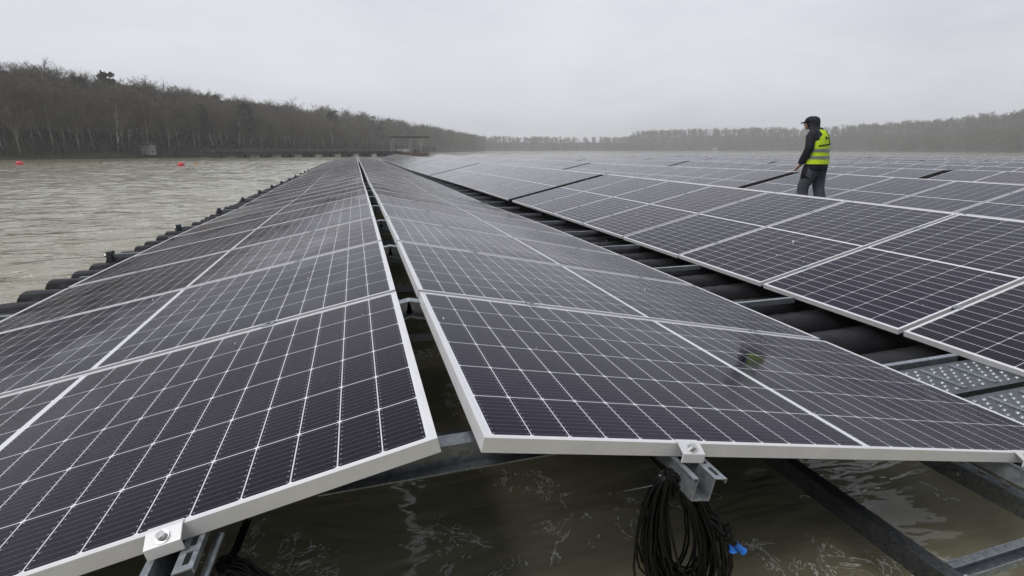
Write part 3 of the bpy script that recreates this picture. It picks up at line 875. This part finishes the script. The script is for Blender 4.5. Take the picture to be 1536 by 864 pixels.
def wood(name, Q, Nn, cnt, drange, srange, hf, hts, label, seed, dens, lod=.5, extra=(1., 1.), wd=1.4):
    """one merged mesh of many trees too many to count"""
    rr = random.Random(seed)
    cum = [0.0]
    for i in range(1, len(Q)): cum.append(cum[-1] + (Q[i] - Q[i - 1]).length)
    base = []
    for kd, sd in (('bare', 201), ('bare', 202), ('bare', 203), ('leafy', 204), ('pine', 205), ('bare', 206)):
        tr, parts = make_tree(sd, kd, dens=lod, wd=wd, low=.02)
        tv = np.array(tr.v); tf = np.array([f for f in tr.f if len(f) == 4])
        tr_q = (tv, tf, 2)
        # widen blades so that few of them still cover
        base.append((kd, [(v.copy(), f, mi) for v, f, mi in parts] + [tr_q]))
    allp = []
    for i in range(cnt):
        s = rr.uniform(*srange) * cum[-1]; d = rr.uniform(*drange) if rr.random() < (.6 if cnt < 500 else .9) else drange[0] + abs(rr.gauss(0, 1)) * (drange[1] - drange[0]) * .3
        p = onshore(Q, Nn, cum, s, d); x = rr.random()
        v = 0 if x < .22 else 1 if x < .44 else 2 if x < .64 else 3 if x < .76 else 4 if x < .84 else 5
        h = rr.uniform(*hts) / 11.0; a = rr.uniform(0, 6.28); c, sn = math.cos(a), math.sin(a)
        g = rr.uniform(.9, 1.3) * extra[0]
        Rm = np.array([[c * g, -sn * g, 0], [sn * g, c * g, 0], [0, 0, 1.0]]) * h
        o = np.array([p.x, p.y, ZW + hf(d, s) - .3])
        for vv, f, mi in base[v][1]: allp.append((vv @ Rm.T + o, f, mi if mi == 2 else (mi if v != 4 else (3 if mi == 1 else 0))))
    me = np_mesh(name, allp, [M['twig'], M['leaf'], M['bark'], M['needle']])
    o = bpy.data.objects.new(name, me); link(o); meta(o, label, 'woodland', kind='stuff')
wood('left_woodland', QL, NL_, 330, (12, 48), (.0, .42), hL, (8.6, 10.8), 'dense bare wood filling in behind the trees of the left bank', 31, 1, .55)
wood('receding_woodland', QL, NL_, 420, (1, 40), (.38, 1.0), hL, (10.5, 14), 'hazy bare wood receding along the left shore towards the far bank', 32, 1, .45)
wood('far_woodland', QF, NF_, 1500, (1, 118), (.0, 1.0), hF, (6, 9), 'pale misty wood along the far shore of the lake', 33, 1, .22, (1.4, 1), 4.5)
wood('right_woodland', QR, NR_, 2600, (1, 118), (.0, .9), hR, (6.5, 11), 'hazy wooded hill along the right-hand shore', 34, 1, .3, (1.25, 1), 3.0)

# undergrowth along the near left bank
rs = np.random.RandomState(5); P0 = []; P1 = []
for i in range(22000):
    s = rs.uniform(10, 330); d = abs(rs.normal(0, 9)) + .2; p = onshore(QL, NL_, cumL, s, d); z = ZW + hL(d, s)
    P0.append((p.x, p.y, z - .1)); h = rs.uniform(.4, 2.4); P1.append((p.x + rs.normal(0, .5), p.y + rs.normal(0, .5), z + h))
vv, f = strands(np.array(P0), np.array(P1), .05, .12, rs)
me = np_mesh('undergrowth', [(vv, f, 0)], [M['brush']]); o = bpy.data.objects.new('undergrowth', me); link(o)
meta(o, 'low brown undergrowth along the waterline of the left bank', 'undergrowth', kind='stuff')

# ------------------------------------------------------------------ small things on the lake
M['red'] = simple('buoy_red', (.75, .045, .07), .4, 0, .1, 8)
M['orange'] = simple('buoy_orange', (.75, .30, .05), .45, 0, .1, 8)
M['rust'] = simple('rusty_hull', (.10, .055, .055), .8, 0, .4, 1.5)
M['darkwood'] = simple('dark_timber', (.03, .03, .03), .8, 0, .4, 2)
M['greypaint'] = simple('grey_paint', (.24, .24, .23), .6, .1, .25, 2)
M['pale'] = simple('pale_boards', (.42, .42, .40), .7, 0, .25, 3)
def buoy(x, y, r, label, mat):
    root = empty('buoy', (x, y, ZW))
    b = MB(); rings = []
    for i in range(10):
        a = -PI / 2 + PI * (i + .3) / 9.6; rings.append([(r * math.cos(a) * math.cos(t), r * math.cos(a) * math.sin(t), r * .25 + r * .92 * math.sin(a)) for t in [2 * PI * k / 18 for k in range(18)]])
    b.rings(rings); b.build('buoy_body', mat, root)
    b = MB(); b.tube([(0, 0, r * 1.1), (0, 0, r * 1.3)], r * .16, 8); b.build('lifting_eye', M['darkwood'], root)
    meta(root, label, 'buoy', 'buoys on the open water')
buoy(-32.1, 62.8, .30, 'round red buoy at the left edge of the lake', M['red'])
buoy(-15.4, 53.4, .29, 'round red buoy nearer the middle of the open water', M['red'])
buoy(-15.7, 59.0, .13, 'tiny orange buoy just right of the red one', M['orange'])

def inv(px, py, z):
    xr = (px - 768) / F; zu = -(py - 432) / F
    yr = math.cos(PITCH) + zu * math.sin(PITCH); dz = -math.sin(PITCH) + zu * math.cos(PITCH)
    dx = xr * math.cos(YAW) + yr * math.sin(YAW); dy = -xr * math.sin(YAW) + yr * math.cos(YAW)
    t = (z - CAM.z) / dz; return Vector((CAM.x + t * dx, CAM.y + t * dy, z))
# floating walkway: from the left bank out to the dredging raft
A, B = Vector((-26.2, 104.0, ZW)), Vector((9.5, 118.0, ZW))
dirv = (B - A).normalized(); nv = Vector((-dirv.y, dirv.x, 0)); ang = math.atan2(dirv.y, dirv.x); ln = (B - A).length
root = empty('floating_jetty', A, ang)
b = MB(); b.box(0, ln, -.7, .7, .62, .80); b.build('deck', M['darkwood'], root)
b = MB(); b.tube([(0, -.5, 1.02), (ln, -.5, .98)], .16, 8); b.build('pipeline', M['darkwood'], root)
b = MB()
for yy in (-.68, .68):
    b.box(0, ln, yy - .025, yy + .025, 1.40, 1.46)
    for i in range(0, int(ln / 1.9) + 1): b.box(i * 1.9, i * 1.9 + .05, yy - .025, yy + .025, .8, 1.40)
b.build('handrail', M['greypaint'], root)
nf = 9
for i in range(nf):
    x = 2.2 + i * (ln - 3) / nf; b = MB()
    b.tube([(x, -1.2, .22), (x, 1.2, .22)], .36, 12); b.tube([(x + 1.15, -1.2, .22), (x + 1.15, 1.2, .22)], .36, 12); b.box(x - .3, x + 1.5, -1.1, 1.1, .5, .62)
    b.build('pontoon', M['darkwood'], root)
meta(root, 'long dark floating jetty with handrail and pontoons below the left wood', 'jetty')
# landing stage at its shore end
root = empty('landing_stage', A + Vector((-3.0, -1.2, 0)), ang)
b = MB(); b.box(-2.2, 3.2, -1.4, 1.4, .35, .75); b.build('deck', M['darkwood'], root)
b = MB()
for x in (-2.1, -.9, .3, 1.5, 2.7):
    for yy in (-1.35, 1.35): b.box(x, x + .1, yy, yy + .1, -.4, 1.55)
for yy in (-1.35, 1.35): b.box(-2.1, 2.8, yy + .102, yy + .15, 1.38, 1.48)
b.build('railing', M['darkwood'], root)
b = MB(); b.box(2.8, 5.2, -.5, .5, .55, .68); b.build('gangplank', M['greypaint'], root)
meta(root, 'dark timber landing stage where the jetty meets the wood', 'landing stage')
# dredging raft with gantry
c = Vector((12.3, 122.5, ZW)); root = empty('gantry_raft', c, -.27)
b = MB(); b.box(-5.2, 4.0, -1.8, 1.8, -.2, .75); b.build('hull', M['rust'], root, bevel=.06)
for x in (-3.9, .15, 2.7):
    for yy in (-1.3, 1.3):
        b = MB(); b.tube([(x - .45, yy, .75), (x + .1, yy * .9, 4.05)], .07, 6); b.build('gantry_leg', M['pale'], root)
b = MB(); b.box(-4.4, 4.2, -1.35, -1.05, 4.05, 4.32); b.box(-4.4, 4.2, 1.05, 1.35, 4.05, 4.32); b.box(-4.2, -3.9, -1.05, 1.05, 4.08, 4.28)
b.build('gantry_beam', M['darkwood'], root)
b = MB(); b.tube([(.2, 0, .75), (.25, 0, 5.3)], .045, 6); b.build('mast', M['greypaint'], root)
for x in (-2.4, -.9, 1.5):
    b = MB(); rings = []
    for xx in (-.75, -.6, .6, .75):
        k = .75 if abs(xx) > .7 else 1
        rings.append([(x + xx, math.cos(t) * .8 * k, .75 + .72 * k * max(0, math.sin(t))) for t in [PI * j / 10 for j in range(11)]])
    b.rings(rings); b.build('winch_cover', M['greypaint'] if x < 1 else M['darkwood'], root)
b = MB(); b.box(-3.4, 1.8, -1.75, -1.70, 1.55, 1.62)
for x in (-3.4, -1.6, .2, 1.75): b.box(x, x + .05, -1.75, -1.70, .75, 1.55)
b.build('railing', M['pale'], root)
meta(root, 'rusty work raft with an open gantry frame at the jetty end', 'raft')
# shed among the trees
p = onshore(QL, NL_, cumL, 62, 1.5); sp = inv(217, 229, ZW + 1.0)
pp = Vector((-29.3, 93.0, 0))
best = None
for i in range(400):
    s = 40 + i * .15; q = onshore(QL, NL_, cumL, s, 1.5); x = pix((q.x, q.y, 0))
    if x and (best is None or abs(x[0] - 217) < best[0]): best = (abs(x[0] - 217), q)
q = best[1]
root = empty('shed', (q.x, q.y, ZW + .5), -.25)
b = MB(); b.box(-1.5, 1.5, -.9, .9, 0, 1.75); b.build('wall', M['greypaint'], root)
b = MB()
for x in (.25, .65, 1.05): b.box(x, x + .26, -.93, -.902, .12, 1.62)
b.build('pale_boards', M['pale'], root)
b = MB(); b.box(-1.1, -.4, -.93, -.902, 0.05, 1.5); b.build('door', M['darkwood'], root)
b = MB(); b.add([(-1.75, -1.2, 1.72), (1.75, -1.2, 1.72), (1.75, 1.2, 2.05), (-1.75, 1.2, 2.05), (-1.75, -1.2, 1.82), (1.75, -1.2, 1.82), (1.75, 1.2, 2.15), (-1.75, 1.2, 2.15)], [(0, 3, 2, 1), (4, 5, 6, 7), (0, 1, 5, 4), (1, 2, 6, 5), (2, 3, 7, 6), (3, 0, 4, 7)])
b.build('roof', M['darkwood'], root)
meta(root, 'small grey shed with pale boards at the foot of the left wood', 'shed')
# tiny white boat house far off, lattice mast
root = empty('boathouse', (405, 560 * .93, ZW + .3), .5)
b = MB(); b.box(-4, 4, -3, 3, 0, 2.6); b.build('wall', M['pale'], root)
b = MB(); b.add([(-4.3, -3.3, 2.6), (4.3, -3.3, 2.6), (4.3, 3.3, 2.6), (-4.3, 3.3, 2.6), (-4.3, 0, 4.1), (4.3, 0, 4.1)], [(0, 1, 5, 4), (2, 3, 4, 5), (0, 4, 3), (1, 2, 5), (0, 3, 2, 1)]); b.build('roof', M['greypaint'], root)
meta(root, 'tiny pale boathouse at the far waterline', 'boathouse')

# ------------------------------------------------------------------ the worker
def ell(c, rx, ry, n=20, rot=0.0, tilt=(0, 0), pw=1.0):
    """elliptic ring about c in XY with optional tilt of plane (dz/dx, dz/dy)"""
    out = []
    for k in range(n):
        t = 2 * PI * k / n; cx, sy = math.cos(t), math.sin(t)
        x = rx * math.copysign(abs(cx) ** pw, cx); y = ry * math.copysign(abs(sy) ** pw, sy)
        xr = x * math.cos(rot) - y * math.sin(rot); yr = x * math.sin(rot) + y * math.cos(rot)
        out.append((c[0] + xr, c[1] + yr, c[2] + xr * tilt[0] + yr * tilt[1]))
    return out
def skin_body(name, verts, edges, radii, mat, parent, sub=2):
    me = bpy.data.meshes.new(name); me.from_pydata(verts, edges, []); me.materials.append(mat)
    o = bpy.data.objects.new(name, me); link(o, parent)
    sk = o.modifiers.new('skin', 'SKIN'); sk.use_smooth_shade = True
    if not me.skin_vertices: 
        bm = bmesh.new(); bm.from_mesh(me); bm.verts.layers.skin.verify(); bm.to_mesh(me); bm.free()
    for i, r in enumerate(radii): me.skin_vertices[0].data[i].radius = (r, r) if not hasattr(r, '__len__') else r
    me.skin_vertices[0].data[0].use_root = True
    s = o.modifiers.new('sub', 'SUBSURF'); s.levels = sub; s.render_levels = sub
    return o
M['skin'] = simple('skin', (.52, .28, .20), .55, 0, .1, 30)
M['navy'] = simple('navy_jacket', (.008, .009, .017), .75, 0, .35, 9, .5, .01)
M['hivis'] = simple('hivis_yellow', (.62, .85, .02), .6, 0, .08, 8, .5, .01)
M['reflect'] = simple('reflective_band', (.24, .27, .24), .4, .2, .15, 20)
M['trouser'] = simple('grey_trousers', (.075, .080, .095), .85, 0, .25, 9, .5, .01)
M['black'] = simple('black_cloth', (.008, .008, .010), .8, 0, .3, 12)
def person(loc, rz):
    root = empty('person', loc, rz)     # local -X = facing direction, +Z up; left side of the body = -Y
    # joints (x forward is -X)
    pel = (0, 0, .90)
    V = [pel, (-.015, 0, 1.08), (-.035, 0, 1.26), (-.055, 0, 1.42), (-.095, 0, 1.50), (-.130, 0, 1.53), (-.155, 0, 1.59),
         # left shoulder/arm (towards the camera, -Y)
         (-.05, -.17, 1.40), (-.03, -.235, 1.16), (-.13, -.225, .94), (-.165, -.215, .885), (-.19, -.21, .84),
         (-.05, .17, 1.40), (-.07, .235, 1.16), (-.20, .20, .96), (-.235, .19, .90), (-.26, .18, .86),
         # left leg forward, right leg back
         (.0, -.095, .86), (-.13, -.10, .48), (-.07, -.10, .09), (-.20, -.10, .035),
         (.0, .095, .86), (.05, .10, .48), (.16, .10, .10), (.04, .10, .035)]
    E = [(0, 1), (1, 2), (2, 3), (3, 4), (4, 5), (5, 6), (3, 7), (7, 8), (8, 9), (9, 10), (10, 11), (3, 12), (12, 13), (13, 14), (14, 15), (15, 16),
         (0, 17), (17, 18), (18, 19), (19, 20), (0, 21), (21, 22), (22, 23), (23, 24)]
    r = [.12, .115, .12, .075, .04, .05, .07, .062, .045, .032, .034, .022, .062, .045, .032, .034, .022, .085, .058, .042, .038, .085, .058, .042, .038]
    skin_body('body', V, E, r, M['skin'], root)
    # fingers and thumbs
    for sy, w in ((-1, V[10]), (1, V[15])):
        b = MB(); base = Vector(w) + Vector((-.012, 0, -.02))
        for i in range(4):
            oy = (i - 1.5) * .019; l = (.062, .072, .068, .052)[i]
            p0 = base + Vector((-.012, oy, -.02)); p1 = p0 + Vector((-.45 * l, 0, -.5 * l)); p2 = p1 + Vector((-.25 * l, 0, -.45 * l)); 
            b.tube([p0 + Vector((.02, 0, .02)), p0, p1, p2], [.010, .0095, .0085, .006], 8)
        b.tube([base + Vector((.0, -sy * .03, .0)), base + Vector((-.03, -sy * .045, -.012)), base + Vector((-.055, -sy * .045, -.028))], [.012, .011, .008], 8)
        # pointing palm block
        b.rings([ell(base + Vector((.018, 0, .028)), .017, .030, 12), ell(base, .019, .040, 12), ell(base + Vector((-.014, 0, -.028)), .014, .040, 12)])
        b.build('hand', M['skin'], root)
    # jacket
    b = MB(); tor = [((.005, 0, .80), .158, .205), ((0, 0, .86), .165, .212), ((-.002, 0, .95), .160, .205), ((-.01, 0, 1.05), .150, .195), ((-.025, 0, 1.18), .158, .212), ((-.035, 0, 1.30), .158, .225), ((-.045, 0, 1.39), .140, .210), ((-.062, 0, 1.455), .105, .150), ((-.085, 0, 1.50), .085, .095)]
    b.rings([ell(c, a, w, 24, 0, (.0, 0), .9) for c, a, w in tor], capa=True)
    for s in (-1, 1):
        if s < 0: P = [(-.045, -.155, 1.415), (-.042, -.225, 1.35), (-.03, -.248, 1.17), (-.055, -.245, 1.10), (-.115, -.233, .985), (-.150, -.222, .915)]
        else: P = [(-.045, .155, 1.415), (-.05, .225, 1.35), (-.07, .245, 1.17), (-.10, .235, 1.10), (-.17, .215, .99), (-.215, .20, .925)]
        b.tube(P, [.070, .080, .070, .066, .058, .050], 14)
    b.build('jacket', M['navy'], root)
    # vest: torso shell open at the arms, slightly larger
    b = MB(); vt = [((.005, 0, .905), .180, .226), ((-.004, 0, 1.03), .168, .214), ((-.018, 0, 1.14), .168, .219), ((-.030, 0, 1.25), .172, .226), ((-.038, 0, 1.33), .166, .205), ((-.046, 0, 1.40), .148, .165), ((-.060, 0, 1.462), .112, .125)]
    b.rings([ell(c, a, w, 28, 0, (0, 0), .9) for c, a, w in vt], capa=False, capb=False)
    b.build('safety_vest', M['hivis'], root)
    def band(z0, z1, grow, mat, name):
        bb = MB(); rg = []
        for z in (z0, (z0 + z1) / 2, z1):
            zs = [c[2] for c, a, w in vt]
            cx = np.interp(z, zs, [c[0] for c, a, w in vt]); a = np.interp(z, zs, [a for c, a, w in vt]) + grow; ww = np.interp(z, zs, [w for c, a, w in vt]) + grow
            rg.append(ell((cx, 0, z), a, ww, 28, 0, (0, 0), .9))
        bb.rings(rg, capa=False, capb=False); bb.build(name, mat, root)
    band(.985, 1.035, .004, M['reflect'], 'reflective_band'); band(1.100, 1.150, .004, M['reflect'], 'reflective_band')
    # black straps on the back and a small dark print
    b = MB()
    def onback(y, z, g=.006):
        zs = [c[2] for c, a, w in vt]; cx = np.interp(z, zs, [c[0] for c, a, w in vt]); a = np.interp(z, zs, [a for c, a, w in vt]) + g; ww = np.interp(z, zs, [w for c, a, w in vt]) + g
        e = 1 - min(.999, abs(y / ww)) ** (2 / .9); return Vector((cx + a * e ** .45, y, z))
    def strap(pa, pb, w):
        ps = [Vector(pa).lerp(Vector(pb), i / 8) for i in range(9)]
        vs = []; 
        for q in ps:
            for s_ in (-1, 1): vs.append(onback(q.y if pa[2] != pb[2] and abs(pa[1] - pb[1]) > .05 else q.y + s_ * w, q.z + (s_ * w if abs(pa[1] - pb[1]) > .05 else 0)))
        b.add(vs, [(2 * i, 2 * i + 1, 2 * i + 3, 2 * i + 2) for i in range(8)])
    strap((0, -.19, 1.20), (0, .19, 1.245), .011); strap((0, .045, 1.24), (0, .02, 1.44), .012)
    b.build('black_strap', M['black'], root)
    b = MB(); vs = [onback(-.06 + .022 * math.cos(t), 1.33 + .026 * math.sin(t), .007) for t in [2 * PI * k / 12 for k in range(12)]]
    b.add(vs, [tuple(range(12))]); 
    vs = [onback(y, z, .007) for y, z in ((-.025, 1.315), (.005, 1.315), (.005, 1.338), (-.025, 1.338))]; b.add(vs, [(0, 1, 2, 3)])
    b.build('back_print', M['black'], root)
    # trousers
    b = MB()
    b.rings([ell((0, 0, .95), .150, .190, 20), ell((0, 0, .86), .155, .195, 20), ell((0, 0, .79), .145, .190, 20)])
    for s in (-1, 1):
        if s < 0: P = [(.0, -.095, .86), (-.045, -.10, .72), (-.115, -.10, .52), (-.115, -.10, .44), (-.075, -.10, .20), (-.06, -.10, .075)]
        else: P = [(.0, .095, .86), (.02, .10, .72), (.045, .10, .52), (.065, .10, .44), (.135, .10, .22), (.16, .10, .085)]
        b.tube(P, [.115, .112, .092, .088, .080, .086], 16)
    b.build('trousers', M['trouser'], root)
    for s in (-1, 1):
        b = MB(); x = -.035 if s < 0 else .01
        b.rings([ell((x + dx, s * .112, z), rx, .100, 16) for dx, z, rx in ((.0, .86, .112), (-.012 if s < 0 else .004, .78, .116), (-.03 if s < 0 else .01, .66, .106))])
        b.build('holster_pocket', M['black'], root)
    # boots
    for (x, y, z) in ((-.06, -.10, .0), (.16, .10, .02)):
        b = MB(); b.rings([ell((x - .055, y, z + .002), .145, .052, 16), ell((x - .055, y, z + .035), .148, .054, 16), ell((x - .035, y, z + .07), .115, .05, 16), ell((x, y, z + .13), .062, .055, 16)])
        b.build('boot', M['black'], root)
    # hood, head and cap
    hx, hz = -.165, 1.565
    b = MB()
    b.rings([ell((-.070, 0, 1.440), .130, .135, 18, 0, (-.35, 0)), ell((-.085, 0, 1.49), .122, .118, 18, 0, (-.3, 0)), ell((hx + .035, 0, hz - .055), .095, .092, 18), ell((hx + .018, 0, hz), .108, .098, 18), ell((hx + .010, 0, hz + .06), .108, .098, 18), ell((hx + .006, 0, hz + .10), .088, .08, 18), ell((hx + .004, 0, hz + .122), .045, .04, 18)])
    b.build('hood', M['navy'], root)
    b = MB()   # face showing below the cap at the front
    b.rings([ell((hx - .062, 0, hz - .088), .030, .035, 14), ell((hx - .062, 0, hz - .06), .048, .055, 14), ell((hx - .058, 0, hz - .01), .058, .066, 14), ell((hx - .05, 0, hz + .04), .060, .068, 14)])
    b.tube([(hx - .112, 0, hz + .012), (hx - .135, 0, hz - .018), (hx - .112, 0, hz - .028)], [.008, .013, .010], 8)
    b.build('face', M['skin'], root)
    b = MB()
    for s in (-1, 1): b.tube([(hx - .110, s * .028, hz + .012), (hx - .117, s * .028, hz + .012)], .009, 8)
    b.tube([(hx - .106, -.022, hz - .048), (hx - .110, 0, hz - .048), (hx - .106, .022, hz - .048)], .005, 6)
    b.build('eyes_and_mouth', M['black'], root)
    b = MB()
    b.rings([ell((hx - .012, 0, hz + .028), .112, .102, 20, 0, (.08, 0)), ell((hx - .010, 0, hz + .068), .108, .100, 20), ell((hx - .004, 0, hz + .102), .090, .082, 20), ell((hx, 0, hz + .122), .050, .045, 20)])
    pk = []
    for z in (.030, .036):
        pk.append([(hx - .085 - .095 * math.sin(t) - .01, .082 * math.cos(t), hz + z - .022 * math.sin(t)) for t in [PI * j / 12 for j in range(13)]])
    b.rings(pk); b.build('cap', M['navy'], root)
    meta(root, 'worker in yellow safety vest, dark hooded jacket and cap walking between panels', 'person')
    return root
best = None
for i in range(300):
    y = 4 + i * .02; x = 8.05 + shift(y); q = pix((x, y, .4))
    if q and (best is None or abs(q[0] - 1226) < best[0]): best = (abs(q[0] - 1226), x, y)
px_, py_ = best[1], best[2]
PZ0 = ZB + prof2(2, py_) + .02
pr = person((px_, py_, PZ0 - .16), math.radians(-72)); pr.scale = (1.07, 1.07, 1.07)
print('PERSON', px_, py_, PZ0, pix((px_, py_, PZ0 + 1.76)))
# the plank the worker stands on
root = empty('walkway_plank', (px_, py_, PZ0))
b = MB(); b.box(-.42, .42, -1.2, 1.2, -.012, -.001); b.box(-.42, -.415, -1.2, 1.2, -.05, -.012); b.box(.415, .42, -1.2, 1.2, -.05, -.012); b.build('plank_deck', M['galv'], root)
meta(root, 'galvanised walkway deck under the worker, hidden behind the ridge', 'walkway plank')

# ------------------------------------------------------------------ sleet in the air
rs = np.random.RandomState(9); vs = []; fs = []
for i in range(1500):
    dist = rs.uniform(1.2, 14); px = rs.uniform(-200, 1736); py = rs.uniform(-400, 864)
    xr = (px - 768) / F * dist; zu = -(py - 432) / F * dist
    yr = dist * math.cos(PITCH) + zu * math.sin(PITCH); dz = -dist * math.sin(PITCH) + zu * math.cos(PITCH)
    c = (CAM.x + xr * math.cos(YAW) + yr * math.sin(YAW), CAM.y - xr * math.sin(YAW) + yr * math.cos(YAW), CAM.z + dz)
    if c[2] < -.3 or c[2] > .45: continue
    r = rs.uniform(.0012, .0032); n = len(vs); sx = rs.uniform(-.3, .3)
    vs += [(c[0] + r, c[1], c[2]), (c[0] - r, c[1], c[2]), (c[0], c[1] + r, c[2]), (c[0], c[1] - r, c[2]), (c[0] + r * sx, c[1], c[2] + r * 1.8), (c[0] - r * sx, c[1], c[2] - r * 1.8)]
    fs += [(n, n + 2, n + 4), (n + 2, n + 1, n + 4), (n + 1, n + 3, n + 4), (n + 3, n, n + 4), (n + 2, n, n + 5), (n + 1, n + 2, n + 5), (n + 3, n + 1, n + 5), (n, n + 3, n + 5)]
M['sleet'] = simple('sleet', (.8, .8, .82), .4, 0, .02, 5)
b = MB(); b.add(vs, fs); o = b.build('sleet', M['sleet']); meta(o, 'tiny white flecks of sleet falling through the air', 'sleet', kind='stuff')

# ------------------------------------------------------------------ haze
m = bpy.data.materials.new('haze'); m.use_nodes = True; nt = m.node_tree
for n in list(nt.nodes):
    if n.type != 'OUTPUT_MATERIAL': nt.nodes.remove(n)
pv = nt.nodes.new('ShaderNodeVolumePrincipled'); pv.inputs['Color'].default_value = (.97, .98, 1.0, 1); pv.inputs['Density'].default_value = .00088
pv.inputs['Anisotropy'].default_value = .1
nt.links.new(pv.outputs[0], [n for n in nt.nodes if n.type == 'OUTPUT_MATERIAL'][0].inputs['Volume'])
b = MB(); b.box(-260, 640, -200, 860, ZW - 3, 36); o = b.build('haze', m); meta(o, 'even grey haze over the lake', 'haze', kind='stuff')
o.visible_shadow = True

# ------------------------------------------------------------------ render settings
S.render.engine = 'CYCLES'
S.view_settings.view_transform = 'Standard'; S.view_settings.look = 'None'; S.view_settings.gamma = 1; S.view_settings.exposure = 0
S.view_settings.use_curve_mapping = False
S.cycles.max_bounces = 6; S.cycles.volume_bounces = 3; S.cycles.volume_step_rate = 4; S.cycles.transparent_max_bounces = 4
S.cycles.caustics_reflective = False; S.cycles.caustics_refractive = False
S.render.resolution_x = 1024; S.render.resolution_y = 576
